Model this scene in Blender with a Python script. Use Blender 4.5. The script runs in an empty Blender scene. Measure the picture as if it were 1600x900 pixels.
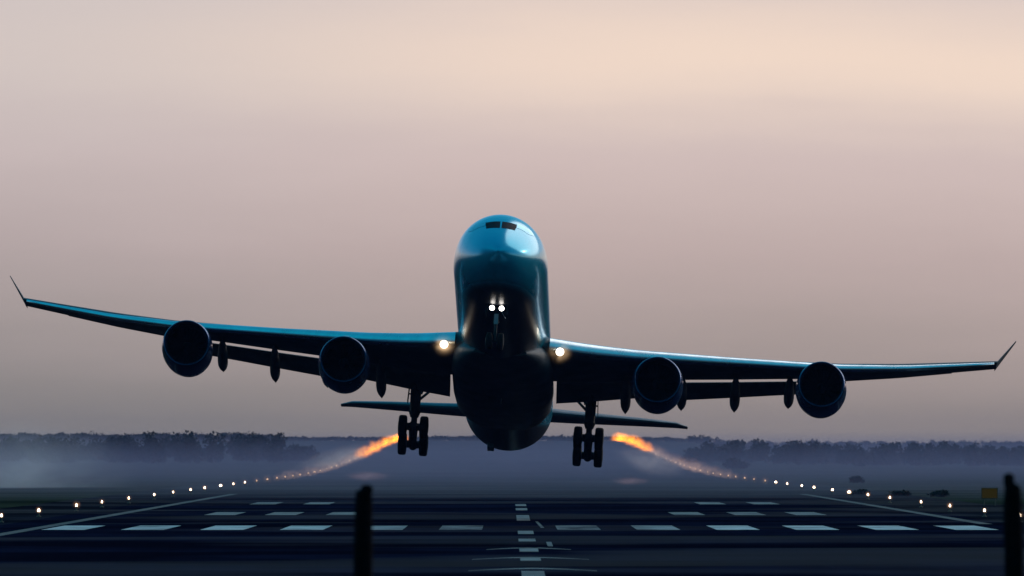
import bpy, bmesh, math, random
from mathutils import Vector, Matrix, noise

random.seed(7)
R = math.radians
scene = bpy.context.scene
col = scene.collection

# ------------------------------------------------------------------ camera
CAM_H = 4.67
cam_d = bpy.data.cameras.new('camera')
cam_d.sensor_width = 36.0
cam_d.lens = 412.6
cam_d.clip_start = 1.0
cam_d.clip_end = 30000.0
cam_d.dof.use_dof = True
cam_d.dof.focus_distance = 712.0
cam_d.dof.aperture_fstop = 3.5
cam = bpy.data.objects.new('camera', cam_d)
cam.location = (0, 0, CAM_H)
cam.rotation_euler = (R(90 + 0.7716), 0, -3.0 / 18340)
col.objects.link(cam)
scene.camera = cam

# ------------------------------------------------------------------ view / exposure
scene.view_settings.view_transform = 'Standard'
scene.view_settings.look = 'None'
scene.view_settings.exposure = 0.0
scene.view_settings.gamma = 1.0
scene.view_settings.use_curve_mapping = False
scene.render.engine = 'CYCLES'
scene.cycles.use_denoising = True
scene.cycles.max_bounces = 6
scene.cycles.volume_bounces = 1
scene.cycles.caustics_reflective = False
scene.cycles.caustics_refractive = False
scene.cycles.sample_clamp_indirect = 4.0

SUN_EL, SUN_AZ = 12.0, 55.0         # degrees; azimuth measured from +Y (view direction) towards +X

# ------------------------------------------------------------------ node helpers
class NT:
    def __init__(self, tree):
        self.t = tree
        tree.nodes.clear()
    def n(self, kind, **kw):
        nd = self.t.nodes.new(kind)
        for k, v in kw.items():
            setattr(nd, k, v)
        return nd
    def put(self, sock, v):
        if isinstance(v, bpy.types.NodeSocket):
            self.t.links.new(v, sock)
        elif v is not None:
            if hasattr(sock.default_value, '__len__') and not isinstance(v, (int, float)):
                v = tuple(v)
                if len(sock.default_value) == 4 and len(v) == 3:
                    v = v + (1.0,)
            sock.default_value = v
    def math(self, op, a, b=None, c=None, clamp=False):
        nd = self.n('ShaderNodeMath', operation=op, use_clamp=clamp)
        for i, v in enumerate((a, b, c)):
            self.put(nd.inputs[i], v)
        return nd.outputs[0]
    def remap(self, v, a, b, c=0.0, d=1.0, smooth=False):
        nd = self.n('ShaderNodeMapRange', interpolation_type='SMOOTHSTEP' if smooth else 'LINEAR')
        self.put(nd.inputs[0], v)
        for i, x in enumerate((a, b, c, d)):
            nd.inputs[i + 1].default_value = x
        return nd.outputs[0]
    def ramp(self, v, stops, interp='LINEAR'):
        nd = self.n('ShaderNodeValToRGB')
        nd.color_ramp.interpolation = interp
        el = nd.color_ramp.elements
        while len(el) > 1:
            el.remove(el[-1])
        el[0].position = stops[0][0]
        el[0].color = (*stops[0][1], 1)
        for p, c in stops[1:]:
            e = el.new(p)
            e.color = (*c, 1)
        self.put(nd.inputs[0], v)
        return nd.outputs[0]
    def mix(self, f, a, b, blend='MIX'):
        nd = self.n('ShaderNodeMix', data_type='RGBA', blend_type=blend)
        self.put(nd.inputs[0], f)
        self.put(nd.inputs[6], a)
        self.put(nd.inputs[7], b)
        return nd.outputs[2]
    def noise(self, vec, scale, detail=3.0, rough=0.5, dist=0.0):
        nd = self.n('ShaderNodeTexNoise')
        self.put(nd.inputs['Vector'], vec)
        nd.inputs['Scale'].default_value = scale
        nd.inputs['Detail'].default_value = detail
        nd.inputs['Roughness'].default_value = rough
        nd.inputs['Distortion'].default_value = dist
        return nd.outputs[0]
    def vscale(self, vec, s):
        nd = self.n('ShaderNodeVectorMath', operation='MULTIPLY')
        self.put(nd.inputs[0], vec)
        nd.inputs[1].default_value = s
        return nd.outputs[0]
    def coord(self, which='Object'):
        return self.n('ShaderNodeTexCoord').outputs[which]
    def sep(self, v):
        nd = self.n('ShaderNodeSeparateXYZ')
        self.put(nd.inputs[0], v)
        return nd.outputs

# ------------------------------------------------------------------ world: dusk sky
w = bpy.data.worlds.new('World')
scene.world = w
w.use_nodes = True
T = NT(w.node_tree)
d = T.coord('Generated')
dx, dy, dz = T.sep(d)
el = T.math('MULTIPLY', T.math('ARCSINE', dz), 180 / math.pi)
# low cloud bands over the far horizon
nb = T.noise(T.vscale(d, (18, 18, 95)), 1.0, 3.0, 0.5, 0.3)
nf = T.noise(T.vscale(d, (60, 60, 420)), 1.0, 4.0, 0.6)
el_w = T.math('ADD', el, T.math('MULTIPLY', T.math('SUBTRACT', nb, 0.5), 0.40))
el_w = T.math('ADD', el_w, T.math('MULTIPLY', dx, 2.0))
el_w = T.math('ADD', el_w, T.math('MULTIPLY', T.math('SUBTRACT', nf, 0.5), 0.12))
low = T.ramp(T.remap(el_w, 0.0, 4.0), [
    (0.000, (0.268, 0.238, 0.230)),
    (0.060, (0.305, 0.263, 0.254)),
    (0.152, (0.412, 0.336, 0.326)),
    (0.232, (0.500, 0.396, 0.388)),
    (0.350, (0.615, 0.492, 0.478)),
    (0.450, (0.660, 0.548, 0.525)),
    (1.000, (0.690, 0.600, 0.590))])
band = T.math('SUBTRACT', 1.0, T.math('ABSOLUTE', T.math('DIVIDE', T.math('SUBTRACT', el_w, 1.93), 0.52)), clamp=True)
band = T.remap(band, 0.0, 1.0, 0.0, 1.0, True)
band = T.math('MULTIPLY', band, T.remap(dx, -0.050, 0.020, 0.15, 0.95, True))
low = T.mix(band, low, (0.87, 0.685, 0.575))
leftside = T.remap(dx, -0.044, 0.006, 1.0, 0.0, True)
low = T.mix(T.math('MULTIPLY', leftside, 0.55), low, T.mix(1.0, low, (0.84, 0.92, 0.97), 'MULTIPLY'))
high = T.ramp(T.remap(el, 0.0, 90.0), [
    (0.03, (0.66, 0.58, 0.56)),
    (0.055, (0.42, 0.52, 0.68)),
    (0.12, (0.10, 0.40, 0.62)),
    (0.24, (0.02, 0.34, 0.55)),
    (0.45, (0.006, 0.27, 0.45)),
    (1.00, (0.002, 0.18, 0.35))])
front = T.mix(T.remap(el, 2.6, 4.2, smooth=True), low, high)
back = T.ramp(T.remap(el, 0.0, 90.0), [
    (0.00, (0.001, 0.003, 0.012)),
    (0.08, (0.002, 0.010, 0.034)),
    (0.18, (0.003, 0.055, 0.115)),
    (0.28, (0.003, 0.170, 0.280)),
    (0.38, (0.002, 0.370, 0.540)),
    (1.00, (0.002, 0.190, 0.360))])
side = T.math('ADD', dy, T.math('MULTIPLY', dx, 0.22))
sky = T.mix(T.remap(side, -0.12, 0.30, smooth=True), back, front)
# brighter western glow to the right of the runway
sd = T.n('ShaderNodeVectorMath', operation='DOT_PRODUCT')
T.put(sd.inputs[0], d)
sd.inputs[1].default_value = Vector((0.60, 0.66, 0.50)).normalized()
glow = T.remap(sd.outputs['Value'], 0.885, 0.91, 0.0, 1.0, True)
sky = T.mix(T.math('MULTIPLY', glow, 0.9), sky, (2.3, 2.2, 2.2))
below = T.remap(el, -1.0, -0.05, 0.0, 1.0)
sky = T.mix(below, (0.004, 0.006, 0.012), sky)
bg = T.n('ShaderNodeBackground')
T.put(bg.inputs[0], sky)
bg.inputs[1].default_value = 1.0
nish = T.n('ShaderNodeTexSky', sky_type='NISHITA')
nish.sun_disc = False
nish.sun_elevation = R(SUN_EL)
nish.sun_rotation = R(SUN_AZ)
bg2 = T.n('ShaderNodeBackground')
T.put(bg2.inputs[0], nish.outputs[0])
bg2.inputs[1].default_value = 0.004
ad = T.n('ShaderNodeAddShader')
T.t.links.new(bg.outputs[0], ad.inputs[0])
T.t.links.new(bg2.outputs[0], ad.inputs[1])
wo = T.n('ShaderNodeOutputWorld')
T.t.links.new(ad.outputs[0], wo.inputs[0])

# ------------------------------------------------------------------ sun
sun_d = bpy.data.lights.new('sun', 'SUN')
sun_d.energy = 0.10
sun_d.angle = R(0.6)
sun_d.color = (1.0, 0.86, 0.72)
sun = bpy.data.objects.new('sun', sun_d)
sv = Vector((math.sin(R(SUN_AZ)) * math.cos(R(SUN_EL)), math.cos(R(SUN_AZ)) * math.cos(R(SUN_EL)), math.sin(R(SUN_EL))))
sun.rotation_euler = sv.to_track_quat('Z', 'Y').to_euler()
col.objects.link(sun)

# ------------------------------------------------------------------ materials
def new_mat(name):
    m = bpy.data.materials.new(name)
    m.use_nodes = True
    return m, NT(m.node_tree)

def finish(t, shader, vol=False):
    o = t.n('ShaderNodeOutputMaterial')
    t.t.links.new(shader, o.inputs['Volume' if vol else 'Surface'])

def bsdf(t, color, rough=0.5, metal=0.0, spec=0.5, coat=0.0, normal=None):
    b = t.n('ShaderNodeBsdfPrincipled')
    t.put(b.inputs['Base Color'], color)
    t.put(b.inputs['Roughness'], rough)
    t.put(b.inputs['Metallic'], metal)
    t.put(b.inputs['Specular IOR Level'], spec)
    t.put(b.inputs['Coat Weight'], coat)
    b.inputs['Coat Roughness'].default_value = 0.03
    if normal is not None:
        t.put(b.inputs['Normal'], normal)
    return b.outputs[0]

def bump(t, h, strength=0.2, dist=0.1):
    b = t.n('ShaderNodeBump')
    b.inputs['Strength'].default_value = strength
    b.inputs['Distance'].default_value = dist
    t.put(b.inputs['Height'], h)
    return b.outputs[0]

def simple(name, color, rough=0.5, metal=0.0, spec=0.5, coat=0.0, nscale=3.0, namt=0.25):
    m, t = new_mat(name)
    n = t.noise(t.coord(), nscale, 4.0, 0.6)
    c2 = tuple(c * (1 - namt) for c in color)
    c = t.mix(t.remap(n, 0.35, 0.7), color, c2)
    finish(t, bsdf(t, c, t.remap(n, 0.3, 0.7, rough * 0.85, min(1, rough * 1.15)), metal, spec, coat))
    return m

def emit(name, color, strength):
    m, t = new_mat(name)
    e = t.n('ShaderNodeEmission')
    t.put(e.inputs[0], color)
    e.inputs[1].default_value = strength
    finish(t, e.outputs[0])
    return m

M = {}
# fuselage: pale blue upper paint, thin dark line, grey belly darkened by painted-in shade; faint skin panels
def fuselage_paint():
    m, t = new_mat('fuselage_paint')
    oc = t.coord()
    x, y, z = t.sep(oc)
    n = t.noise(oc, 0.8, 4.0, 0.6)
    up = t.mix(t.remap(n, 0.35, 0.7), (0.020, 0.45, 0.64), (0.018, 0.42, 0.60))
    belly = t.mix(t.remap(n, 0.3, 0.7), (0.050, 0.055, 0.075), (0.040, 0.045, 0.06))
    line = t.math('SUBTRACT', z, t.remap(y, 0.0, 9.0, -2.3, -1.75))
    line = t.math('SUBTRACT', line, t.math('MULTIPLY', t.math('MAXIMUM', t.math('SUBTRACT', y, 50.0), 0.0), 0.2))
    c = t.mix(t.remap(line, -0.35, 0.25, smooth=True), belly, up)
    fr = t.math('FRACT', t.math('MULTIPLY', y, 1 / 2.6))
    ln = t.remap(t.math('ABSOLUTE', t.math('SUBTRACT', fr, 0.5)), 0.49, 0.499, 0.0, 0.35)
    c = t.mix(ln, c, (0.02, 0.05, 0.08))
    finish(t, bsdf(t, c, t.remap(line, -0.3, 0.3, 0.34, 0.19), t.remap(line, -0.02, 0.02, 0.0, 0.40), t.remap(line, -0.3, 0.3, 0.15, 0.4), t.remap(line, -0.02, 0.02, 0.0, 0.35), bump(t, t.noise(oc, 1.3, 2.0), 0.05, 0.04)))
    return m
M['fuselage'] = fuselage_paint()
M['wing'] = simple('wing_grey_paint', (0.12, 0.125, 0.14), 0.55, 0.0, 0.25, 0.0, 0.7)
M['slat'] = simple('leading_edge_metal', (0.66, 0.78, 0.84), 0.25, 0.75, 0.5, 0.0, 0.9, 0.2)
M['flap'] = simple('flap_grey_paint', (0.15, 0.155, 0.165), 0.65, 0.0, 0.15, 0.0, 1.2)
M['tail'] = simple('tail_paint', (0.16, 0.18, 0.22), 0.45, 0.0, 0.3, 0.0, 0.8)
M['fin'] = simple('fin_white_paint', (0.7, 0.72, 0.74), 0.3, 0.0, 0.5, 0.3, 0.8, 0.1)
M['nacelle'] = simple('nacelle_blue_paint', (0.012, 0.05, 0.16), 0.25, 0.25, 0.5, 0.3, 0.9, 0.2)
M['lip'] = simple('polished_intake_lip', (0.06, 0.09, 0.19), 0.18, 0.7, 0.5, 0.0, 1.5, 0.15)
M['duct'] = simple('intake_duct_liner', (0.008, 0.008, 0.010), 0.8, 0.0, 0.05)
M['fan'] = simple('dark_titanium', (0.010, 0.011, 0.014), 0.6, 0.2, 0.1)
M['gear'] = simple('gear_steel', (0.05, 0.052, 0.055), 0.6, 0.1, 0.2)
M['gear_light'] = simple('gear_grey_enamel', (0.45, 0.5, 0.54), 0.4, 0.0, 0.5)
M['tyre'] = simple('tyre_rubber', (0.012, 0.012, 0.013), 0.85, 0.0, 0.2)
M['glass'] = simple('cockpit_glass', (0.002, 0.002, 0.008), 0.5, 0.0, 0.06, 0.0, 2.0)
M['side_glass'] = simple('cockpit_side_glass', (0.15, 0.45, 0.6), 0.06, 0.8, 0.6, 0.0, 2.0)
M['chrome'] = simple('bright_metal', (0.8, 0.82, 0.85), 0.12, 1.0)
M['landing_lamp'] = emit('landing_lamp_lit', (1.0, 0.90, 0.74), 4)
M['nose_lamp'] = emit('nose_gear_lamp_lit', (1.0, 0.93, 0.86), 7)
M['white_lamp'] = emit('white_edge_lamp_lit', (1.0, 0.74, 0.50), 9)
M['amber_lamp'] = emit('amber_edge_lamp_lit', (1.0, 0.42, 0.05), 2.5)
M['dim_lamp'] = emit('far_edge_lamp_lit', (1.0, 0.62, 0.38), 1.1)
M['lamp_base'] = simple('lamp_housing_metal', (0.08, 0.075, 0.05), 0.6)
M['timber'] = simple('weathered_dark_timber', (0.006, 0.005, 0.006), 0.95, 0.0, 0.02, 0.0, 8.0, 0.5)
M['sign_face'] = emit('yellow_sign_added_glow', (1.0, 0.80, 0.12), 0.018)  # faint emission added to keep the board yellow under the teal sky
M['leaf'] = simple('dark_scrub_leaf', (0.030, 0.034, 0.030), 0.8, 0.0, 0.1, 0.0, 0.7, 0.5)
M['bark'] = simple('dark_bark', (0.05, 0.04, 0.03), 0.9, 0.0, 0.1, 0.0, 3.0, 0.4)
M['paint_line'] = None

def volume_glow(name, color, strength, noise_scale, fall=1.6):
    """emissive sphere added round a lamp to imitate bloom and shimmer blur"""
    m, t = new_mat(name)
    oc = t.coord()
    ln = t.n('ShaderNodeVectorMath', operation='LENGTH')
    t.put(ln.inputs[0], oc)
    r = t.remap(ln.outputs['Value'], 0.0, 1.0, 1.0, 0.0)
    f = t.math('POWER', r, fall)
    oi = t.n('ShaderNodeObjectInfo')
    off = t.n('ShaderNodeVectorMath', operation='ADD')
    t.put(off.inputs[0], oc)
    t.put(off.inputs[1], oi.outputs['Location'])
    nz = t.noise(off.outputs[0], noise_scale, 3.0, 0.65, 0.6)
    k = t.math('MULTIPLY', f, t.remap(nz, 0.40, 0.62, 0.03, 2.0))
    e = t.n('ShaderNodeEmission')  # added glow, no real scattering of the lamp's light
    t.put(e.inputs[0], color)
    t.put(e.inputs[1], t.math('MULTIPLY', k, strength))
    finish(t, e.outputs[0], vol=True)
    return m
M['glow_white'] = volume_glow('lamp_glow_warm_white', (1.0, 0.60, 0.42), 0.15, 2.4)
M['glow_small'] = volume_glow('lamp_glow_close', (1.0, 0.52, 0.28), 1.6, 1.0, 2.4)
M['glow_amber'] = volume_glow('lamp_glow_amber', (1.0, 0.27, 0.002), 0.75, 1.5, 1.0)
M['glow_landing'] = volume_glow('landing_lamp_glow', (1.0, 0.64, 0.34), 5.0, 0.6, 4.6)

# asphalt
def asphalt(name, base, navy_patch=True):
    m, t = new_mat(name)
    oc = t.coord()
    a = t.noise(oc, 0.035, 4.0, 0.55, 0.8)
    b = t.noise(oc, 0.4, 5.0, 0.65)
    tr = t.noise(t.vscale(oc, (0.35, 0.012, 0.0)), 1.0, 3.0, 0.6)
    c = t.mix(t.remap(a, 0.38, 0.66, smooth=True), tuple(v * 0.35 for v in base), tuple(v * 1.3 for v in base))
    c = t.mix(t.remap(tr, 0.45, 0.75, 0.0, 0.6), c, tuple(v * 0.3 for v in base))
    c = t.mix(t.remap(b, 0.3, 0.75, 0.0, 0.35), c, tuple(v * 0.5 for v in base))
    x, y, z = t.sep(oc)
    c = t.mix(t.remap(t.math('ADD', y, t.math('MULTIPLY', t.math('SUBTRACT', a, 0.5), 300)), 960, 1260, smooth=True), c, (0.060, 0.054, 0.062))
    wet = t.remap(t.noise(oc, 0.016, 3.0, 0.5, 0.5), 0.50, 0.64, 0.0, 0.006, True)
    finish(t, bsdf(t, c, 0.75, 0.0, wet, 0.0))
    return m
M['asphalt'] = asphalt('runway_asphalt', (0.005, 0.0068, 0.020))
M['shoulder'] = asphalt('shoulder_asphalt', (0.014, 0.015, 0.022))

def paint(name, k):
    m, t = new_mat(name)
    oc = t.coord()
    a = t.noise(oc, 0.5, 5.0, 0.65)
    b = t.noise(oc, 3.0, 4.0, 0.6)
    c = t.mix(t.remap(a, 0.42, 0.72), tuple(k * v for v in (0.56, 0.57, 0.57)), tuple(k * v for v in (0.22, 0.23, 0.25)))
    c = t.mix(t.remap(b, 0.55, 0.72, 0.0, 0.6), c, (0.12, 0.12, 0.12))
    x, y, z = t.sep(oc)
    rub = t.remap(t.math('ABSOLUTE', t.math('SUBTRACT', x, 0.84)), 3.0, 13.0, 1.0, 0.0, True)
    rub = t.math('MULTIPLY', rub, t.remap(t.math('ABSOLUTE', t.math('SUBTRACT', x, 0.84)), 0.6, 2.0))
    wear = t.noise(t.vscale(oc, (0.45, 0.05, 0.0)), 1.0, 4.0, 0.6)
    c = t.mix(t.math('MULTIPLY', rub, t.remap(wear, 0.32, 0.62, 0.55, 1.0)), c, (0.025, 0.027, 0.035))
    c = t.mix(t.remap(t.noise(t.vscale(oc, (0.22, 0.09, 0.0)), 1.0, 3.0, 0.6), 0.50, 0.66, 0.0, 0.65), c, (0.03, 0.032, 0.04))
    finish(t, bsdf(t, c, 0.7, 0.0, 0.03))
    return m
M['paint_line'] = paint('worn_white_marking_paint', 1.05)
M['paint_dim'] = paint('thin_grey_marking_paint', 0.42)
M['paint_edge'] = paint('faded_edge_line_paint', 0.22)

def grass():
    m, t = new_mat('dark_airfield_grass')
    oc = t.coord()
    a = t.noise(oc, 0.02, 5.0, 0.6, 0.6)
    b = t.noise(oc, 0.6, 4.0, 0.6)
    x, y, z = t.sep(oc)
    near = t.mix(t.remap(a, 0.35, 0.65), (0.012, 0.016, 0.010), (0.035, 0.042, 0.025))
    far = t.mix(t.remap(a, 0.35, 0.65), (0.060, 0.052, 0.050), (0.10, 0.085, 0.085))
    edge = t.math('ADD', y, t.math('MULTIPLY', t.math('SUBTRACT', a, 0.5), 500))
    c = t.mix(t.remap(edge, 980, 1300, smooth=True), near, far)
    c = t.mix(t.remap(b, 0.4, 0.7, 0.0, 0.4), c, (0.015, 0.018, 0.012))
    finish(t, bsdf(t, c, 0.9, 0.0, 0.0, 0.0))
    return m
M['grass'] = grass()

# ------------------------------------------------------------------ object helpers
def tag(o, label=None, cat=None, group=None, kind=None):
    if label: o['label'] = label
    if cat: o['category'] = cat
    if group: o['group'] = group
    if kind: o['kind'] = kind
    return o

def mesh_obj(name, verts, faces, mat, parent=None, smooth=True, autosmooth=None):
    me = bpy.data.meshes.new(name)
    me.from_pydata([tuple(v) for v in verts], [], faces)
    bm = bmesh.new()
    bm.from_mesh(me)
    bmesh.ops.remove_doubles(bm, verts=bm.verts, dist=1e-5)
    bmesh.ops.recalc_face_normals(bm, faces=bm.faces)
    if autosmooth:
        for e in bm.edges:
            if len(e.link_faces) == 2 and e.calc_face_angle(0) > R(autosmooth):
                e.smooth = False
    for f in bm.faces:
        f.smooth = smooth
    bm.to_mesh(me)
    bm.free()
    me.materials.append(mat)
    o = bpy.data.objects.new(name, me)
    col.objects.link(o)
    if parent:
        o.parent = parent
    return o

def empty(name, loc=(0, 0, 0), parent=None):
    o = bpy.data.objects.new(name, None)
    o.empty_display_size = 0.5
    o.location = loc
    col.objects.link(o)
    if parent:
        o.parent = parent
    return o

class MB:
    """collects shapes into one mesh"""
    def __init__(self):
        self.v, self.f = [], []
    def add(self, v, f):
        k = len(self.v)
        self.v += [Vector(p) for p in v]
        self.f += [tuple(i + k for i in q) for q in f]
        return self
    def loft(self, rings, cap0=True, cap1=True, closed=True):
        n = len(rings[0])
        v = [p for r in rings for p in r]
        f = []
        for i in range(len(rings) - 1):
            for j in range(n if closed else n - 1):
                a, b = i * n + j, i * n + (j + 1) % n
                f.append((a, b, b + n, a + n))
        if cap0: f.append(tuple(range(n)))
        if cap1: f.append(tuple((len(rings) - 1) * n + j for j in range(n)))
        return self.add(v, f)
    def tube(self, p0, p1, r0, r1=None, n=14, cap=True):
        p0, p1 = Vector(p0), Vector(p1)
        r1 = r0 if r1 is None else r1
        q = (p1 - p0).to_track_quat('Z', 'Y')
        rings = []
        for p, r in ((p0, r0), (p1, r1)):
            rings.append([p + q @ Vector((r * math.cos(2 * math.pi * k / n), r * math.sin(2 * math.pi * k / n), 0)) for k in range(n)])
        return self.loft(rings, cap, cap)
    def revolve(self, prof, origin=(0, 0, 0), axis='Y', n=48, cap0=False, cap1=False):
        o = Vector(origin)
        rings = []
        for a, r in prof:
            ring = []
            for k in range(n):
                c, s = r * math.cos(2 * math.pi * k / n), r * math.sin(2 * math.pi * k / n)
                p = {'Y': (c, a, s), 'X': (a, c, s), 'Z': (c, s, a)}[axis]
                ring.append(o + Vector(p))
            rings.append(ring)
        return self.loft(rings, cap0, cap1)
    def box(self, c, s, rot=None):
        c = Vector(c)
        v = []
        for x in (-.5, .5):
            for y in (-.5, .5):
                for z in (-.5, .5):
                    p = Vector((x * s[0], y * s[1], z * s[2]))
                    if rot is not None: p = rot @ p
                    v.append(c + p)
        return self.add(v, [(0, 1, 3, 2), (4, 6, 7, 5), (0, 4, 5, 1), (2, 3, 7, 6), (0, 2, 6, 4), (1, 5, 7, 3)])
    def build(self, name, mat, parent=None, smooth=True, autosmooth=35):
        return mesh_obj(name, self.v, self.f, mat, parent, smooth, autosmooth)

def interp(tab, x):
    if x <= tab[0][0]: return tab[0][1:]
    for a, b in zip(tab, tab[1:]):
        if x <= b[0]:
            t = (x - a[0]) / (b[0] - a[0])
            return tuple(p + (q - p) * t for p, q in zip(a[1:], b[1:]))
    return tab[-1][1:]

def smoothstep(a, b, x):
    t = max(0.0, min(1.0, (x - a) / (b - a)))
    return t * t * (3 - 2 * t)

def unit_sphere(name, mat):
    bm = bmesh.new()
    bmesh.ops.create_icosphere(bm, subdivisions=3, radius=1.0)
    me = bpy.data.meshes.new(name)
    bm.to_mesh(me); bm.free()
    for p in me.polygons: p.use_smooth = True
    me.materials.append(mat)
    return me
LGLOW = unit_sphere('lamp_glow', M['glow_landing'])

# ------------------------------------------------------------------ ground, runway
def gz(x, y):
    rise = 6.2 * smoothstep(1650, 3450, y) ** 1.15 if y < 3450 else 6.2 * (1 - smoothstep(3450, 5200, y))
    side = 1.0 - 0.42 * smoothstep(44, 72, x)
    return rise * side

xs = [-4000, -2000, -1000, -500, -300, -200, -150, -120, -95, -80, -65, -50, -38, -30, 0, 30, 38, 50, 65, 80, 95, 120, 150, 200, 300, 500, 1000, 2000, 4000]
ys = [-250, 0, 400, 800, 1200, 1500] + [1650 + 60 * k for k in range(32)] + [3600 + 160 * k for k in range(11)] + [6000, 7500, 8800]
gv = [(x, y, gz(x, y)) for y in ys for x in xs]
nx = len(xs)
gf = [(j * nx + i, j * nx + i + 1, (j + 1) * nx + i + 1, (j + 1) * nx + i) for j in range(len(ys) - 1) for i in range(nx - 1)]
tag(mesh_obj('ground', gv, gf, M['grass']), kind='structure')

def sheet(mb, x0, x1, y0, y1, lift, x0b=None, x1b=None):
    """flat strip on the ground, following its profile; x0b/x1b are the far-end edges"""
    x0b = x0 if x0b is None else x0b
    x1b = x1 if x1b is None else x1b
    cuts = sorted({y0, y1} | {y for y in ys if y0 < y < y1})
    v = []
    for y in cuts:
        t = (y - y0) / (y1 - y0)
        a, b = x0 + (x0b - x0) * t, x1 + (x1b - x1) * t
        v += [(a, y, gz(a, y) + lift), (b, y, gz(b, y) + lift)]
    mb.add(v, [(2 * i, 2 * i + 1, 2 * i + 3, 2 * i + 2) for i in range(len(cuts) - 1)])

s = MB(); sheet(s, -38, -30, 60, 3420, 0.012); sheet(s, 30, 38, 60, 3420, 0.012)
tag(s.build('runway_shoulder', M['shoulder'], smooth=False, autosmooth=None), kind='structure')
s = MB(); sheet(s, -30, 0, 60, 3420, 0.012); sheet(s, 0, 30, 60, 3420, 0.012)
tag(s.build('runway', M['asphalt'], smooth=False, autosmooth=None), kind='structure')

CX = 0.84                      # runway centre line, a little right of the camera
mk = MB()
L = 0.020
ek = MB()
sheet(ek, -27.2, -26.4, 585, 1140, L)
sheet(ek, 28.0, 28.8, 700, 1140, L)
tag(ek.build('runway_edge_line', M['paint_edge'], smooth=False, autosmooth=None), kind='structure')
# threshold stripes
for k in range(7):
    x = 3.3 + 4.42 * k
    for sgn in (-1, 1):
        xx = CX + sgn * (x) - 0.3
        if -27.5 < xx < 28.5:
            sheet(mk, xx - 1.2, xx + 1.2, 652, 687, L)
tag(mk.build('threshold_marking', M['paint_line'], smooth=False, autosmooth=None), kind='structure')
mk = MB()
# touchdown strips
for yy, offs in ((792, (11.3, 15.4, 19.5)), (938, (15.4, 19.7))):
    for o in offs:
        sheet(mk, CX + o - 1.05, CX + o + 1.05, yy, yy + 34, L)
        sheet(mk, CX - o - 2.0, CX - o + 0.1, yy, yy + 34, L)
# centre line and lead-in dashes
for y0, y1 in ((420, 437), (476, 490), (517, 537), (573, 590), (621, 645), (732, 790), (850, 880), (910, 940)):
    sheet(mk, CX - 0.42, CX + 0.42, y0, y1, L)
# shallow arrow chevrons before the threshold
for yc, hw in ((535, 1.9), (489, 2.4), (445, 2.4)):
    for sgn in (-1, 1):
        n = 6
        for k in range(n):
            xa, xb = hw * k / n, hw * (k + 1) / n
            ya, yb = yc - 9 * (k / n) ** 1.6, yc - 9 * ((k + 1) / n) ** 1.6
            mk.add([(CX + sgn * xa, ya, L), (CX + sgn * xb, yb, L), (CX + sgn * xb, yb + 3.2, L), (CX + sgn * xa, ya + 3.2, L)], [(0, 1, 2, 3)])
sheet(mk, 1.75, 1.95, 668, 725, L, 1.55, 1.72)
sheet(mk, 1.75, 2.0, 545, 570, L)
tag(mk.build('runway_marking', M['paint_dim'], smooth=False, autosmooth=None), kind='structure')
# perimeter track joining from the right
s = MB()
sheet(s, 38, 220, 905, 935, 0.016)
tag(s.build('taxiway', M['shoulder'], smooth=False, autosmooth=None), kind='structure')

# ------------------------------------------------------------------ the airliner
PITCH, ROLL, YAW = 10.3, 3.8, 0.6
plane = empty('airliner', (-0.65, 692.0, CAM_H + 12.24))
plane.rotation_mode = 'YXZ'
plane.rotation_euler = (R(-PITCH), R(ROLL), R(-YAW))
tag(plane, 'large four-engined blue airliner climbing nose-up off the runway with its wheels still down', 'airliner')

FUS = [  # aft, top, bottom, half width
    (0.00, -0.72, -0.78, 0.03), (0.06, -0.55, -0.95, 0.22), (0.20, -0.34, -1.15, 0.42), (0.50, -0.02, -1.45, 0.76),
    (1.00, 0.40, -1.80, 1.17), (1.70, 0.88, -2.12, 1.58), (2.40, 1.32, -2.34, 1.89), (3.20, 1.78, -2.52, 2.17),
    (4.20, 2.22, -2.66, 2.43), (5.50, 2.56, -2.76, 2.63), (7.00, 2.74, -2.81, 2.75), (9.00, 2.82, -2.82, 2.82),
    (52.0, 2.82, -2.82, 2.82), (56.0, 2.82, -2.55, 2.78), (60.0, 2.80, -1.75, 2.52), (64.0, 2.72, -0.75, 2.08),
    (68.0, 2.55, 0.30, 1.50), (72.0, 2.22, 1.10, 0.85), (74.5, 1.95, 1.50, 0.35), (75.2, 1.80, 1.66, 0.08)]

def catmull(tab, x):
    for i in range(len(tab) - 1):
        if tab[i][0] <= x <= tab[i + 1][0]:
            break
    p1, p2 = tab[i], tab[i + 1]
    p0 = tab[max(i - 1, 0)]; p3 = tab[min(i + 2, len(tab) - 1)]
    h = p2[0] - p1[0]
    t = (x - p1[0]) / h
    out = []
    for k in (1, 2, 3):
        m1 = (p2[k] - p0[k]) / max(p2[0] - p0[0], 1e-6) * h
        m2 = (p3[k] - p1[k]) / max(p3[0] - p1[0], 1e-6) * h
        t2, t3 = t * t, t * t * t
        out.append((2*t3 - 3*t2 + 1) * p1[k] + (t3 - 2*t2 + t) * m1 + (-2*t3 + 3*t2) * p2[k] + (t3 - t2) * m2)
    return out

def fus_pt(a, phi, off=0.0):
    top, bot, hw = catmull(FUS, max(0.0, min(75.2, a)))
    zc, r = (top + bot) / 2, (top - bot) / 2
    c, s_ = math.cos(phi), math.sin(phi)
    return Vector(((hw + off) * c, a, zc + (r + off) * s_))

rings = []
aa = [0.0, 0.03, 0.06, 0.12, 0.2, 0.32] + [0.5 + 0.25 * k for k in range(35)] + [10 + 3 * k for k in range(14)] + [52 + 1.0 * k for k in range(23)] + [75.2]
for a in aa:
    rings.append([fus_pt(a, 2 * math.pi * k / 72) for k in range(72)])
fus = MB().loft(rings).build('fuselage', M['fuselage'], plane)

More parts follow.
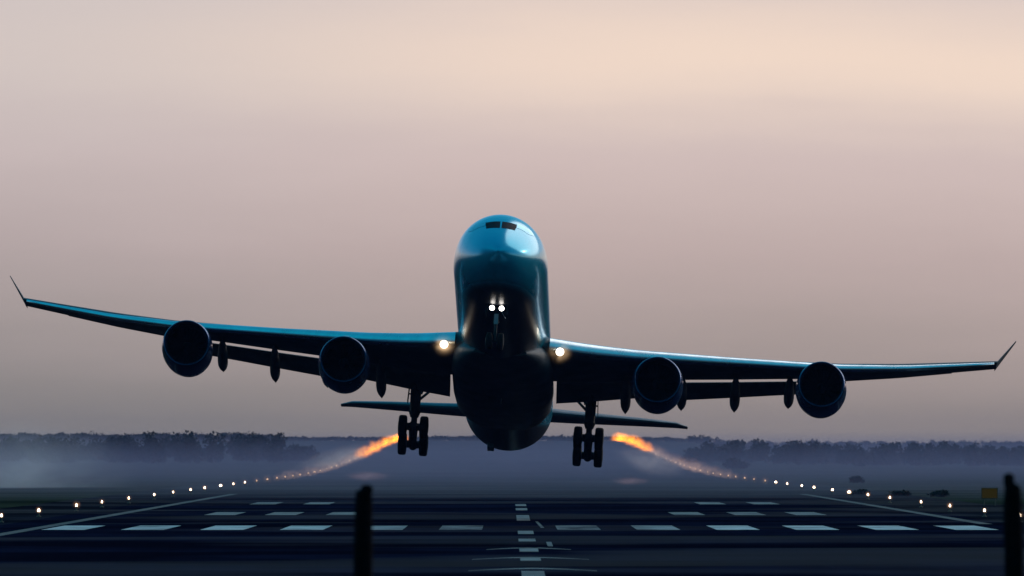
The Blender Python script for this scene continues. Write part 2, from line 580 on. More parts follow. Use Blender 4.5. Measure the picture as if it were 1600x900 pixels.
def fus_patch(name, fn, mat, parent, nu=8, nv=6):
    """small curved panel laid on the skin; fn(u,v) -> (aft, phi)"""
    v, f = [], []
    for i in range(nu + 1):
        for j in range(nv + 1):
            a, ph = fn(i / nu, j / nv)
            v.append(fus_pt(a, ph, 0.012))
    for i in range(nu):
        for j in range(nv):
            k = i * (nv + 1) + j
            f.append((k, k + 1, k + nv + 2, k + nv + 1))
    return mesh_obj(name, v, f, mat, parent)

for sgn in (-1, 1):
    def front(u, v, sgn=sgn):
        ph = R(90) - sgn * R(1.5 + 26.5 * u - 1.5 * u * v)
        return 1.90 + 0.26 * u ** 1.6 + (0.95 - 0.05 * u) * v, ph
    def mid(u, v, sgn=sgn):
        ph = R(90) - sgn * R(28 + 20 * u - 4 * v)
        return 2.62 + 0.42 * u + 0.70 * v, ph
    def rear(u, v, sgn=sgn):
        ph = R(90) - sgn * R(49.5 + 7 * u - 8 * v + 3 * u * v)
        return 3.05 + 0.75 * u + (0.75 - 0.35 * u) * v, ph
    fus_patch('cockpit_window', front, M['glass'], fus)
    fus_patch('cockpit_window', mid, M['side_glass'], fus)
    fus_patch('cockpit_window', rear, M['side_glass'], fus)

# wing-body belly fairing
fr = []
for a, hw, zt, zb in ((22.5, 1.6, -2.3, -2.75), (24, 2.35, -1.6, -3.0), (26.5, 2.95, -0.9, -3.25), (30, 3.12, -0.6, -3.38), (38, 3.12, -0.6, -3.38), (42, 2.95, -1.0, -3.28), (45, 2.4, -1.7, -3.05), (47.5, 1.5, -2.4, -2.78)):
    ring = []
    for k in range(40):
        t = 2 * math.pi * k / 40
        c, s_ = math.cos(t), math.sin(t)
        p = 0.78
        ring.append(Vector((hw * math.copysign(abs(c) ** p, c), a, (zt + zb) / 2 + (zt - zb) / 2 * math.copysign(abs(s_) ** p, s_))))
    fr.append(ring)
MB().loft(fr).build('belly_fairing', M['wing'], plane)

# --- lifting surfaces
WING = [  # span, LE aft, LE z, chord, t/c, incidence deg
    (2.2, 25.6, -1.38, 12.9, 0.145, 1.0), (5.5, 27.8, -1.22, 11.1, 0.130, 0.6), (8.6, 29.8, -0.94, 9.5, 0.120, 0.2),
    (10.4, 30.9, -0.70, 8.6, 0.115, 0.0), (14.0, 33.3, -0.20, 7.55, 0.110, -0.4), (17.0, 35.2, 0.24, 6.65, 0.108, -0.6),
    (20.6, 37.6, 0.78, 5.6, 0.106, -0.8), (24.5, 40.1, 1.54, 4.45, 0.104, -0.8), (28.0, 42.4, 2.34, 3.4, 0.102, -0.8),
    (30.6, 44.1, 2.94, 2.65, 0.100, -0.8)]
HSTAB = [(0.6, 63.9, 1.62, 6.6, 0.125, -4.2), (4.0, 66.1, 1.92, 5.3, 0.125, -4.2), (8.5, 69.0, 2.36, 3.65, 0.12, -4.2), (10.6, 70.5, 2.56, 2.75, 0.11, -4.2), (11.3, 71.6, 2.60, 1.5, 0.08, -4.2)]

def foil_profile(f0, f1, n=14, blunt=0.0, camber=0.018):
    """points round a section between chord fractions f0..f1: lower TE -> LE -> upper TE"""
    up, lo = [], []
    for i in range(n + 1):
        x = f0 + (f1 - f0) * (1 - math.cos(math.pi * i / n)) / 2 if f0 == 0 else f0 + (f1 - f0) * i / n
        yt = 5 * (0.2969 * math.sqrt(x) - 0.126 * x - 0.3516 * x * x + 0.2843 * x ** 3 - 0.1036 * x ** 4)
        yc = camber / 0.16 * (0.8 * x - x * x) if x < .4 else camber / 0.36 * (0.2 + 0.8 * x - x * x)
        up.append((x, yt, yc)); lo.append((x, -yt, yc))
    return up, lo

def station(tab, s_):
    return interp(tab, s_)

def sec_pt(tab, s_, sgn, fx, ft, fc):
    le, lz, ch, tc, inc = station(tab, s_)
    x = fx * ch; z = ft * tc * ch + fc * ch
    ci, si = math.cos(R(inc)), math.sin(R(inc))
    return Vector((sgn * s_, le + x * ci + z * si, lz - x * si + z * ci))

def surface(tab, spans, sgn, f0=0.0, f1=1.0, lift=0.0, n=14, camber=0.018):
    mb = MB()
    rings = []
    for s_ in spans:
        up, lo = foil_profile(f0, f1(s_) if callable(f1) else f1, n, camber=camber)
        ring = [sec_pt(tab, s_, sgn, *p) for p in reversed(up)] + [sec_pt(tab, s_, sgn, *p) for p in lo[(1 if f0 == 0 else 0):]]
        rings.append(ring)
    return mb.loft(rings)

def frange(a, b, n):
    return [a + (b - a) * i / n for i in range(n + 1)]

FLAP_END = 18.6
for sgn in (-1, 1):
    spans = frange(2.2, FLAP_END, 14) + [FLAP_END + 0.01] + frange(19.2, 27.8, 11) + [27.81, 28.6, 29.4, 30.0, 30.6]
    wing = surface(WING, spans, sgn, 0.0, lambda q: 0.70 if q <= FLAP_END else (1.0 if q <= 27.8 else 0.90)).build('wing', M['wing'], plane, autosmooth=50)
    # drooped leading-edge slats, rounder and deeper than the wing nose behind them
    mb = MB(); rings = []
    SL = [(2.8, 0.78), (9.0, 0.56), (14.0, 0.43), (20.0, 0.37), (26.0, 0.27), (30.4, 0.17)]
    for s_ in frange(2.9, 30.4, 26):
        le, lz, ch, tc, inc = station(WING, s_)
        b = interp(SL, s_)[0]
        cz = lz - b * 0.86 + interp([(3.0, 0.50), (9.0, 0.40), (16.0, 0.22), (20.0, 0.12), (25.0, 0.02), (31.0, 0.0)], s_)[0]; ca = le + b * 0.55
        ring = []
        for k in range(9):
            t = math.pi / 2 * k / 8
            ring.append(Vector((sgn * s_, ca + b * (1.7 - 1.7 * math.sin(t)) - b * 0.9, cz + b * math.cos(t) ** 1.0)) if False else Vector((sgn * s_, ca - 1.05 * b * math.sin(t), cz + b * math.cos(t))))
        for k in range(1, 7):
            t = math.pi / 2 * k / 6
            ring.append(Vector((sgn * s_, ca - 1.05 * b * math.cos(t), cz - 0.22 * b * math.sin(t))))
        ring.append(Vector((sgn * s_, ca + 1.3 * b, cz - 0.05 * b)))
        ring.append(Vector((sgn * s_, ca + 1.3 * b, cz + 0.94 * b)))
        rings.append(ring)
    mb.loft(rings)
    mb.build('leading_edge_slat', M['slat'], wing, autosmooth=60)
    # flaps: an inboard and an outboard panel, drooped behind a slot
    for (sa, sb) in ((3.3, 10.3), (10.45, FLAP_END - 0.15)):
        rings = []
        for s_ in frange(sa, sb, 8):
            le, lz, ch, tc, inc = station(WING, s_)
            te = sec_pt(WING, s_, sgn, 0.70, -0.25, 0.0)
            fc = ch * (0.255 if sa > 5 else 0.26)
            ang = R(inc + (20 if sa > 5 else 15))
            o = te + Vector((0, 0.16, -0.09 if sa > 5 else 0.15))
            up, lo = foil_profile(0.0, 1.0, 8, camber=0.03)
            ring = []
            for x, yt, yc in list(reversed(up)) + lo[1:-1]:
                X, Z = x * fc, (yt * 0.14 + yc) * fc
                ring.append(o + Vector((0, X * math.cos(ang) + Z * math.sin(ang), -X * math.sin(ang) + Z * math.cos(ang))))
            rings.append(ring)
        MB().loft(rings).build('flap', M['flap'], wing, autosmooth=50)
    # aileron
    rings = []
    # flap track fairings
    for s_, ta, tz in ((7.6, 40.5, -2.54), (11.05, 41.2, -1.97), (14.35, 42.3, -1.66), (17.7, 43.2, -1.03)):
        p0 = sec_pt(WING, s_, sgn, 0.42, -0.35, 0.0)
        p1 = Vector((sgn * s_, ta, tz - 0.12))
        rings = []
        for t, r in ((0, .04), (.06, .14), (.2, .27), (.4, .33), (.58, .34), (.70, .32), (.80, .25), (.89, .15), (.95, .07), (1.0, .015)):
            c = p0.lerp(p1, t) + Vector((0, 0, -0.18 * math.sin(math.pi * t) + 0.10 * t))
            rings.append([c + Vector((r * 0.95 * math.cos(2*math.pi*k/18), 0, r * (1.35 - 0.5 * t) * math.sin(2*math.pi*k/18))) for k in range(18)])
        MB().loft(rings).build('flap_track_fairing', M['flap'], wing)
    # winglet
    tip = sec_pt(WING, 30.6, sgn, 0.0, 0, 0)
    rings = []
    for t in frange(0, 1, 8):
        ch = 2.65 * (1 - t) + 0.75 * t
        x = sgn * (-0.10 + 1.22 * t)
        z = 1.95 * t - 0.10
        a0 = tip.y + 2.05 * t + 0.1
        up, lo = foil_profile(0, 1, 8, camber=0.0)
        ring = []
        for fx, yt, yc in list(reversed(up)) + lo[1:-1]:
            k = yt * 0.06 * ch
            ring.append(Vector((tip.x + x + sgn * -k * 0.85, a0 + fx * ch, tip.z + z + k * 0.5 - fx * ch * math.sin(R(-0.8)))))
        rings.append(ring)
    MB().loft(rings).build('winglet', M['wing'], wing, autosmooth=60)
    # landing light in the wing root
    p = sec_pt(WING, 3.55, sgn, 0.0, 0.0, 0.0)
    c = p + Vector((0, -0.55, -0.33))
    hb = MB().revolve([(-0.02, 0.27), (0.10, 0.27), (0.16, 0.20)], c, 'Y', 24, True, True).build('landing_light', M['chrome'], wing)
    MB().revolve([(-0.07, 0.05), (-0.065, 0.15), (-0.045, 0.235), (-0.022, 0.25)], c, 'Y', 24, True, True).build('lamp', M['landing_lamp'], wing)

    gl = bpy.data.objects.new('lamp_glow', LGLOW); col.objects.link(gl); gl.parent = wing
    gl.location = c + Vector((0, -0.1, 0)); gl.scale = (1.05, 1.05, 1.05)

    hs = surface(HSTAB, frange(0.6, 11.3, 14), sgn, 0.0, 1.0, camber=0.0).build('tailplane', M['tail'], plane, autosmooth=50)

# fin
rings = []
for t in frange(0, 1, 8):
    z = 2.55 + 8.3 * t
    a0 = 58.5 + 10.3 * t if t > 0.08 else 58.5 + 10.3 * t - 3.0 * (0.08 - t) / 0.08
    ch = 67.9 - 58.5 + (3.4 - 9.4) * t if t > 0.08 else 9.4 - 6 * t + 3.0 * (0.08 - t) / 0.08
    up, lo = foil_profile(0, 1, 10, camber=0)
    rings.append([Vector((yt * 0.10 * ch, a0 + fx * ch, z)) for fx, yt, yc in list(reversed(up)) + lo[1:-1]])
MB().loft(rings).build('tail_fin', M['fin'], plane, autosmooth=50)

# --- engines
def engine(s_, sgn, a0, z0, pylon_af):
    o = Vector((sgn * s_, a0, z0))
    nac = MB().revolve([(0.32, 1.475), (0.7, 1.535), (1.4, 1.575), (2.4, 1.575), (3.4, 1.50), (4.3, 1.36), (5.2, 1.16), (5.9, 0.98), (5.88, 0.93), (5.0, 0.95)], o, 'Y', 56).build('engine', M['nacelle'], plane)
    MB().revolve([(0.55, 1.245), (0.28, 1.262), (0.12, 1.30), (0.03, 1.345), (0.0, 1.385), (0.03, 1.42), (0.12, 1.452), (0.32, 1.478)], o, 'Y', 56).build('intake_lip', M['lip'], nac)
    MB().revolve([(0.5, 1.250), (1.0, 1.235), (1.6, 1.24)], o, 'Y', 56).build('intake_duct', M['duct'], nac)
    fb = MB()
    fb.revolve([(1.62, 1.24), (1.62, 0.02)], o, 'Y', 40)
    for k in range(26):
        t = 2 * math.pi * k / 26
        v = []
        for r, w0 in ((0.32, 0.10), (0.8, 0.16), (1.2, 0.20)):
            for q in (-1, 1):
                tt = t + q * w0 / (2 * r)
                v.append(o + Vector((r * math.cos(tt), 1.45 + 0.10 * q, r * math.sin(tt))))
        fb.add(v, [(0, 1, 3, 2), (2, 3, 5, 4)])
    fb.build('fan', M['fan'], nac)
    MB().revolve([(0.95, 0.01), (1.0, 0.08), (1.15, 0.2), (1.35, 0.3), (1.5, 0.34)], o, 'Y', 24, True).build('spinner', M['fan'], nac)
    MB().revolve([(4.9, 0.62), (5.6, 0.60), (6.3, 0.42), (6.9, 0.2), (7.2, 0.03)], o, 'Y', 24, True, True).build('exhaust_cone', M['fan'], nac)
    # pylon
    rings = []
    for (aft, zl, zt, hw) in ((a0 + 1.6, z0 + 1.5, z0 + 1.60, 0.06), (a0 + 2.6, z0 + 1.35, z0 + 1.95, 0.19), (a0 + 4.0, z0 + 1.2, None, 0.23), (a0 + 5.6, z0 + 1.0, None, 0.22), (a0 + 7.6, z0 + 1.35, None, 0.10)):
        le, lz, ch, tc, inc = station(WING, s_)
        if zt is None or aft > le:
            zt = lz - 0.10 - (aft - le) * 0.03
        else:
            zt = min(zt, lz - 0.1)
        zt = max(zt, zl + 0.08)
        rings.append([Vector((sgn * s_ + q * hw, aft, zz)) for q, zz in ((-1, zl), (1, zl), (1, zt), (-1, zt))])
    MB().loft(rings).build('pylon', M['nacelle'], nac)
for sgn in (-1, 1):
    engine(9.62, sgn, 25.6, -3.03, 0)
    engine(19.65, sgn, 33.3, -1.21, 0)

# --- undercarriage
def wheel(parent, c, r, w):
    prof = [(-w/2, r*0.55), (-w/2, r*0.80), (-w*0.46, r*0.90), (-w*0.36, r*0.975), (-w*0.18, r), (w*0.18, r), (w*0.36, r*0.975), (w*0.46, r*0.90), (w/2, r*0.80), (w/2, r*0.55)]
    MB().revolve(prof, c, 'X', 36, True, True).build('tyre', M['tyre'], parent)
    MB().revolve([(-w/2 - 0.02, 0.05), (-w/2 - 0.03, r*0.3), (-w/2 - 0.012, r*0.5), (w/2 + 0.012, r*0.5), (w/2 + 0.03, r*0.3), (w/2 + 0.02, 0.05)], c, 'X', 24, True, True).build('wheel_hub', M['gear'], parent)

def main_gear(sgn):
    gx = sgn * 5.45
    bc = Vector((gx, 39.0, -5.06))
    top = Vector((gx, 38.6, -1.35))
    t = R(23)
    bd = Vector((0, math.cos(t), -math.sin(t)))
    bn = Vector((0, math.sin(t), math.cos(t)))
    mb = MB()
    mb.tube(top, top.lerp(bc, 0.66), 0.36, 0.31)
    mb.tube(top.lerp(bc, 0.60), top.lerp(bc, 0.70), 0.38, 0.24)
    mb.tube(top.lerp(bc, 0.62), bc + Vector((0, 0, 0.05)), 0.19, 0.19)
    mb.tube(bc + Vector((0, 0, 0.42)), bc - Vector((0, 0, 0.2)), 0.27, 0.25)
    # torque links behind the leg
    k0 = top.lerp(bc, 0.62) + Vector((0, 0.2, 0)); k1 = top.lerp(bc, 0.80) + Vector((0, 0.62, 0)); k2 = bc + Vector((0, 0.2, 0.30))
    mb.tube(k0, k1, 0.09, 0.06); mb.tube(k1, k2, 0.06, 0.09)
    g = mb.build('main_landing_gear', M['gear'], plane)
    bm_ = MB()
    bm_.tube(bc - bd * 1.25, bc + bd * 1.25, 0.22, 0.22)
    bm_.tube(bc - bd * 1.30, bc - bd * 1.18, 0.25, 0.22)
    bm_.tube(bc + bd * 1.18, bc + bd * 1.30, 0.22, 0.25)
    for q in (-1, 1):
        ac = bc + bd * 0.99 * q
        bm_.tube(ac - Vector((0.72, 0, 0)), ac + Vector((0.72, 0, 0)), 0.11)
        for e in (-1, 1):
            bm_.tube(ac + Vector((e * 0.24, 0, 0)), ac + Vector((e * 0.44, 0, 0)), 0.25, 0.22)
            bm_.tube(bc + bn * -0.22 + Vector((e * 0.2, 0, 0)), ac + bn * -0.2 + Vector((e * 0.22, 0, 0)), 0.045)
    bm_.build('bogie_beam', M['gear'], g)
    for q in (-1, 1):
        for e in (-1, 1):
            wheel(g, bc + bd * 0.99 * q + Vector((e * 0.66, 0, 0)), 0.70, 0.52)
    # side stay and drag brace
    MB().tube(top.lerp(bc, 0.42) + Vector((-sgn * 0.15, 0, 0)), (gx - sgn * 1.55, 38.9, -1.55), 0.085, 0.085).build('side_stay', M['gear'], g)
    MB().tube(top.lerp(bc, 0.36), (gx + sgn * 0.1, 36.6, -1.5), 0.09).build('drag_brace', M['gear'], g)
    MB().tube(top.lerp(bc, 0.30) + Vector((-sgn * 0.35, 0, 0)), (gx - sgn * 0.62, 38.8, -1.6), 0.06).build('retraction_jack', M['gear'], g)
    dm = MB()
    dm.box((gx + sgn * 0.44, 38.7, -2.35), (0.05, 1.1, 1.35), Matrix.Rotation(sgn * R(-3), 3, 'Y'))
    dm.tube((gx + sgn * 0.42, 38.7, -2.5), (gx + sgn * 0.2, 38.65, -2.5), 0.05)
    dm.build('gear_door', M['flap'], g, smooth=False)
for sgn in (-1, 1):
    main_gear(sgn)

# nose gear
NA = 6.5
mb = MB()
mb.tube((0, NA, -2.6), (0, NA + 0.12, -3.75), 0.16, 0.15)
mb.tube((0, NA + 0.12, -3.72), (0, NA + 0.12, -3.82), 0.19, 0.19)
mb.tube((0, NA + 0.12, -3.75), (0, NA + 0.15, -4.95), 0.095, 0.095)
mb.tube((-0.36, NA + 0.15, -4.92), (0.36, NA + 0.15, -4.92), 0.07)
ng = mb.build('nose_landing_gear', M['gear'], plane)
for e in (-1, 1):
    wheel(ng, Vector((e * 0.34, NA + 0.15, -4.92)), 0.52, 0.36)
MB().tube((0, NA + 0.12, -3.55), (0, NA + 1.9, -2.75), 0.07).build('drag_brace', M['gear'], ng)
MB().box((0.0, NA - 0.17, -3.62), (0.24, 0.05, 0.62)).build('steering_panel', M['gear_light'], ng, smooth=False)
MB().tube((0.22, NA, -3.0), (0.52, NA + 0.3, -3.45), 0.025).build('hydraulic_pipe', M['chrome'], ng)
for e in (-1, 1):
    lc = Vector((e * 0.285, NA - 0.26, -2.98))
    h = MB()
    h.revolve([(0.0, 0.165), (0.10, 0.165), (0.20, 0.09)], lc, 'Y', 20, True, True)
    h.tube(lc + Vector((0, 0.1, 0)), (0, NA - 0.05, -2.98), 0.035)
    h.build('taxi_light', M['chrome'], ng)
    MB().revolve([(-0.045, 0.03), (-0.035, 0.10), (-0.004, 0.155)], lc, 'Y', 20, True, True).build('lamp', M['nose_lamp'], ng)
    MB().box((e * 0.62, NA + 0.6, -3.05), (0.04, 1.5, 0.55), Matrix.Rotation(e * R(-8), 3, 'Y')).build('gear_door', M['flap'], plane, smooth=False)

# little belly details
MB().box((0.0, 33.5, -3.52), (0.03, 0.42, 0.34)).build('blade_antenna', M['fin'], plane, smooth=False)
MB().box((-0.95, 54.0, -2.70), (0.42, 1.3, 0.40)).build('tail_skid', M['flap'], plane)
# ------------------------------------------------------------------ runway edge lights
ORD = ['nearest', 'second', 'third', 'fourth', 'fifth', 'sixth', 'seventh', 'eighth', 'ninth', 'tenth', 'eleventh', 'twelfth', 'thirteenth', 'fourteenth', 'fifteenth', 'sixteenth', 'seventeenth', 'eighteenth', 'nineteenth', 'twentieth',
       'twenty-first', 'twenty-second', 'twenty-third', 'twenty-fourth', 'twenty-fifth', 'twenty-sixth', 'twenty-seventh', 'twenty-eighth', 'twenty-ninth', 'thirtieth', 'thirty-first', 'thirty-second', 'thirty-third', 'thirty-fourth', 'thirty-fifth']

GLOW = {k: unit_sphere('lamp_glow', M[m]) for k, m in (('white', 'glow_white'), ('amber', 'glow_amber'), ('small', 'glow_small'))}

def light_proto():
    root = empty('runway_edge_light')
    b = MB().revolve([(0.0, 0.15), (0.05, 0.15), (0.08, 0.06), (0.26, 0.05), (0.28, 0.11), (0.34, 0.12)], (0, 0, 0), 'Z', 18, True, True).build('housing', M['lamp_base'], root)
    l = MB().revolve([(0.34, 0.11), (0.40, 0.13), (0.47, 0.115), (0.53, 0.06), (0.545, 0.01)], (0, 0, 0), 'Z', 18, True, True).build('lamp', M['white_lamp'], root)
    return root, b, l
proto = light_proto()
amber_mesh = proto[2].data.copy()
amber_mesh.materials.clear(); amber_mesh.materials.append(M['amber_lamp'])
dim_mesh = proto[2].data.copy()
dim_mesh.materials.clear(); dim_mesh.materials.append(M['dim_lamp'])
first = True
def place_light(x, y, kind, glow_kind, glow_r, label, group, squash=1.0):
    global first
    if first:
        root, b, l = proto; first = False
    else:
        root, b, l = [o.copy() for o in proto]
        for o in (root, b, l): col.objects.link(o)
        b.parent = root; l.parent = root
    if kind == 'amber': l.data = amber_mesh
    if kind == 'dim': l.data = dim_mesh
    k = random.choice((0.45, 0.55, 0.7, 0.85, 1.1))
    l.scale = (k, k, 1.0)
    root.location = (x, y, gz(x, y) + 0.014)
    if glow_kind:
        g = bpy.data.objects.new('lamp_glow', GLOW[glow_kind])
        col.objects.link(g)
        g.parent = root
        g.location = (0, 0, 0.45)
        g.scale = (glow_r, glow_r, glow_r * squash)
    tag(root, label, 'runway light', group)

for sgn, sname in ((-1, 'opposite'), (1, 'beside')):
    nw = na = 0
    y = 718.0 if sgn < 0 else 763.0 - 60
    y = 718.0
    while y < 3430:
        x = -31.0 if sgn < 0 else 31.2
        yy = y + random.uniform(-7, 7)
        if y < (2440 if sgn < 0 else 2600):
            lab = f'small white runway edge light, {ORD[nw]} white one along the verge {sname} the yellow sign'
            nw += 1
            gr = 0.30 + 1.5 * smoothstep(1150, 2200, y)
            place_light(x, yy, 'white' if y < 1400 else 'dim', 'small' if y < 1250 else 'white', gr * random.uniform(0.7, 1.35), lab, f'white edge lights along the verge {sname} the yellow sign')
        else:
            lab = f'orange runway edge light, {ORD[na]} amber one along the verge {sname} the yellow sign'
            na += 1
            place_light(x, yy, 'amber', 'amber', 1.9 * random.uniform(0.75, 1.3), lab, f'amber edge lights along the verge {sname} the yellow sign')
        y += 60

# ------------------------------------------------------------------ posts close to the camera
def post(loc, w, h, slant, lean, label):
    root = empty('timber_post', loc)
    root.rotation_euler = (0, lean, 0)
    rings = []
    n = 18
    for i in range(13):
        t = i / 12
        ring = []
        for k in range(n):
            a = 2 * math.pi * k / n
            r = w / 2 * (1 + 0.10 * noise.noise((math.cos(a) * 1.5, math.sin(a) * 1.5, t * 6 + loc[0])) - 0.06 * t)
            z = h * t
            if i == 12:
                z += slant * math.cos(a)
                r *= 0.86
            ring.append(Vector((r * math.cos(a), r * math.sin(a), z)))
        rings.append(ring)
    MB().loft(rings).build('shaft', M['timber'], root, autosmooth=60)
    tag(root, label, 'post', 'dark posts standing close to the camera')
    return root
p = post((-2.14, 170, 0), 0.285, 4.04, 0.018, R(0.25), 'dark out-of-focus timber post below the airliner with a stub on top')
MB().revolve([(4.0, 0.085), (4.07, 0.092), (4.10, 0.07), (4.115, 0.015)], (0.046, 0, 0), 'Z', 14, True, True).build('cap_stub', M['timber'], p)
p = post((7.32, 170, 0), 0.295, 4.15, -0.085, R(-0.5), 'dark out-of-focus timber post with a slanted top near the yellow sign')
MB().revolve([(4.1, 0.08), (4.24, 0.08), (4.27, 0.045), (4.28, 0.015)], (-0.06, 0, 0), 'Z', 14, True, True).build('cap_stub', M['timber'], p)

# ------------------------------------------------------------------ runway sign
sg = empty('runway_sign', (37.5, 918, 0))
tag(sg, 'dull yellow board sign on two short legs beside the runway', 'sign')
MB().box((0, 0, 0.98), (1.3, 0.16, 0.86)).build('sign_panel', M['lamp_base'], sg, smooth=False)
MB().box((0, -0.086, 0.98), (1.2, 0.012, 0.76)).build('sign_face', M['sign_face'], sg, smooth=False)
for e in (-1, 1):
    MB().tube((e * 0.45, 0, 0), (e * 0.45, 0, 0.55), 0.045).build('leg', M['lamp_base'], sg)

# ------------------------------------------------------------------ scrub and the far wood
def leaf_mass(mb, c, rx, ry, rz, n, size, rnd):
    """small randomly turned leaf clumps through an uneven crown volume"""
    lobes = [(Vector((rnd.uniform(-.55, .55) * rx, rnd.uniform(-.5, .5) * ry, rnd.uniform(-.35, .6) * rz)), rnd.uniform(.35, .62)) for _ in range(6)]
    for _ in range(n):
        lc, lr = rnd.choice(lobes)
        v = Vector((rnd.gauss(0, 1), rnd.gauss(0, 1), rnd.gauss(0, 1))).normalized() * rnd.random() ** 0.45 * lr
        p = Vector(c) + lc + Vector((v.x * rx, v.y * ry, v.z * rz))
        q = Vector((rnd.gauss(0, 1), rnd.gauss(0, 1), rnd.gauss(0, 1))).to_track_quat('Z', 'Y')
        s_ = size * rnd.uniform(.5, 1.3)
        mb.add([p + q @ Vector(k) for k in ((-s_, -s_ * .6, 0), (s_ * .4, -s_, 0), (s_, s_ * .5, 0), (-s_ * .3, s_, 0))], [(0, 1, 2, 3)])

rnd = random.Random(3)
wood = MB()
x = -240.0
while x < 240:
    y = 3440 + rnd.uniform(0, 60)
    b = gz(x, y)
    hmul = 0.9 if x < -70 else (0.5 if x < 52 else 1.0)
    h = rnd.uniform(2.0, 2.9) * hmul * (1 + 0.30 * noise.noise((x * 0.03, 1.3, 0)))
    leaf_mass(wood, (x, y, b + h * 0.40), rnd.uniform(2.2, 4.4), 2.0, h * 0.62, 170, 0.27, rnd)
    x += rnd.uniform(0.7, 1.5)
for x0, x1, hm in ((-160, -40, 5.3), (35.5, 150, 4.3)):
    x = x0
    while x < x1:
        y = 2300 + rnd.uniform(-60, 90)
        b = gz(x, y)
        edge = min(1.0, 0.45 + min(abs(x - x0), abs(x1 - x)) / 12)
        h = hm * edge * (1 + 0.16 * noise.noise((x * 0.07, 4.3, 0)) + rnd.uniform(-.06, .06))
        leaf_mass(wood, (x, y, b + h * 0.42), rnd.uniform(1.9, 3.0), 2.2, h * 0.56, 420, 0.24, rnd)
        leaf_mass(wood, (x, y + 3, b + h * 0.22), 2.6, 1.5, h * 0.36, 200, 0.30, rnd)
        x += rnd.uniform(0.9, 1.7)
tag(wood.build('far_wood', M['leaf'], smooth=False, autosmooth=None), kind='stuff')

def bush(loc, rx, rz, label, n=500, size=0.14):
    root = empty('bush', (loc[0], loc[1], gz(loc[0], loc[1])))
    mb = MB(); leaf_mass(mb, (0, 0, rz * 0.42), rx, rx * .8, rz, n, size, rnd)
    mb.build('foliage', M['leaf'], root, smooth=False, autosmooth=None)
    st = MB()
    for k in range(4):
        a = k * 1.6
        st.tube((0.1 * math.cos(a), 0.1 * math.sin(a), -0.05), (rx * .5 * math.cos(a), rx * .4 * math.sin(a), rz * 0.8), 0.07, 0.02, 7)
    st.build('stem', M['bark'], root)
    tag(root, label, 'bush', 'dark bushes on the grass beside the runway')
bush((40.5, 2080, 0), 3.3, 1.35, 'broad dark bush on the far grass behind the row of runway lights', 900, 0.22)
bush((44.0, 1490, 0), 1.15, 0.80, 'small round dark bush standing alone on open grass', 500, 0.12)
for i, (bx, by, rx, rz) in enumerate(((33.9, 1130, 1.6, .42), (36.4, 1100, 1.4, .40), (39.5, 1075, 1.5, .50))):
    bush((bx, by, 0), rx, rz, ('low dark scrub clump on the verge, farthest of three from the yellow sign', 'low dark scrub clump on the verge, between two other scrub clumps', 'low dark scrub clump on the verge, closest of three to the yellow sign')[i], 420, 0.10)

# ------------------------------------------------------------------ haze
def box_mesh(name, lo, hi, mat):
    lo, hi = Vector(lo), Vector(hi)
    return MB().box((lo + hi) / 2, hi - lo).build(name, mat, smooth=False, autosmooth=None)
m, t = new_mat('dusk_air')
pv = t.n('ShaderNodeVolumePrincipled')
pv.inputs['Color'].default_value = (0.16, 0.24, 0.55, 1)
pv.inputs['Density'].default_value = 3.0e-5
pv.inputs['Anisotropy'].default_value = 0.0
finish(t, pv.outputs[0], vol=True)
tag(box_mesh('haze', (-4100, -300, -1.2), (4100, 8900, 24.5), m), kind='stuff')

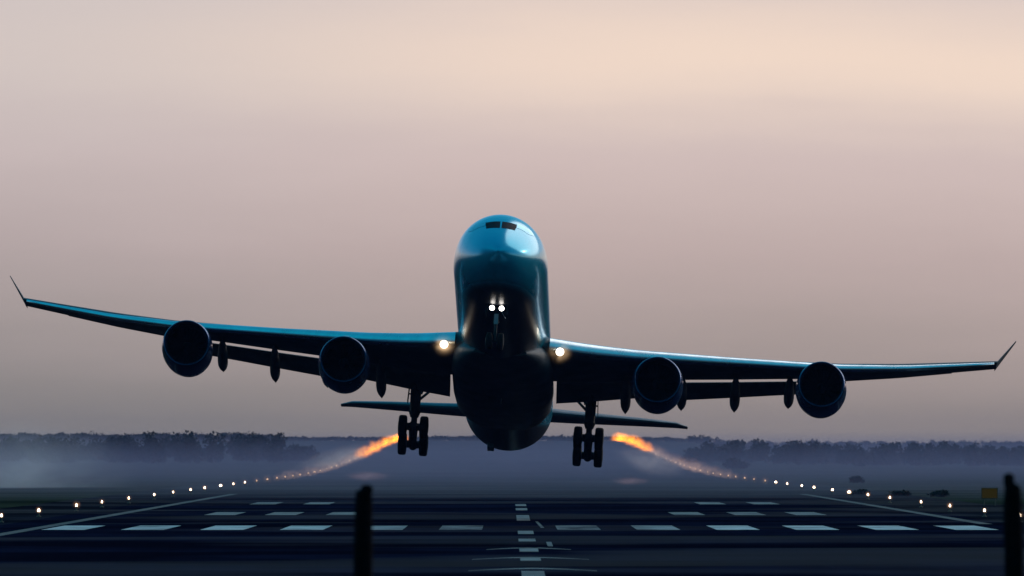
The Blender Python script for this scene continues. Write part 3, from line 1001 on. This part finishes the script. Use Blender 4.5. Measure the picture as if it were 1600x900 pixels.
# low mist lying over the far fields
m, t = new_mat('ground_mist')
pv = t.n('ShaderNodeVolumePrincipled')
pv.inputs['Color'].default_value = (0.62, 0.50, 0.74, 1)
zz = t.sep(t.coord())[2]
t.put(pv.inputs['Density'], t.remap(zz, 2.0, 9.0, 7.5e-4, 0.0, True))
finish(t, pv.outputs[0], vol=True)
rings = []
for y in [980, 1060, 1160, 1300, 1500] + [1650 + 120 * k for k in range(16)]:
    hh = 0.25 + 3.6 * smoothstep(980, 1700, y) + 5.5 * smoothstep(1500, 2200, y) - 4.2 * smoothstep(2500, 3400, y)
    xx = [-420, -95, -50, -30, 0, 30, 50, 95, 420]
    ring = [Vector((x, y, gz(x, y) + 0.05)) for x in xx] + [Vector((x, y, gz(x, y) + hh)) for x in reversed(xx)]
    rings.append(ring)
tag(MB().loft(rings).build('mist', m, smooth=False, autosmooth=None), kind='stuff')

# hot exhaust, drifting mist patches and imitated mirage reflections
def puff_mat(name, color, density, aniso, nscale, emis=None):
    m, t = new_mat(name)
    oc = t.coord()
    ln = t.n('ShaderNodeVectorMath', operation='LENGTH')
    t.put(ln.inputs[0], oc)
    f = t.math('POWER', t.remap(ln.outputs['Value'], 0.0, 1.0, 1.0, 0.0), 1.3)
    nz = t.noise(oc, nscale, 4.0, 0.65, 0.8)
    k = t.math('MULTIPLY', f, t.remap(nz, 0.36, 0.66, 0.1, 1.5))
    sc = t.n('ShaderNodeVolumeScatter')
    sc.inputs['Color'].default_value = (*color, 1)
    sc.inputs['Anisotropy'].default_value = aniso
    t.put(sc.inputs['Density'], t.math('MULTIPLY', k, density))
    finish(t, sc.outputs[0], vol=True)
    return m
PUFF = puff_mat('hot_exhaust_haze', (1.0, 0.66, 0.60), 0.03, 0.75, 2.6)
MIST = puff_mat('mist_patch', (0.92, 0.88, 0.88), 0.012, 0.7, 1.4)
def puff(name, mat, loc, rad, tilt=0.0):
    o = bpy.data.objects.new(name, unit_sphere(name, mat))
    col.objects.link(o)
    o.location = loc; o.scale = rad; o.rotation_euler = (0, tilt, 0)
    tag(o, kind='stuff')
puff('exhaust_and_mirage_haze', PUFF, (-22.0, 1500, 3.2), (6.6, 30, 1.5), R(-15))
puff('exhaust_and_mirage_haze', PUFF, (18.0, 1500, 2.6), (5.2, 30, 1.9), R(14))
RED = puff_mat('red_mirage_haze', (1.0, 0.42, 0.36), 0.035, 0.75, 2.2)  # red scatter colour imitates mirage reflections of the amber lights
puff('exhaust_and_mirage_haze', RED, (14.3, 1400, 0.5), (2.6, 22, 0.55))
puff('exhaust_and_mirage_haze', RED, (-18.0, 1480, 0.9), (3.2, 22, 0.75))
puff('mist_patch', MIST, (-56.0, 1320, 1.6), (15, 60, 7.0))
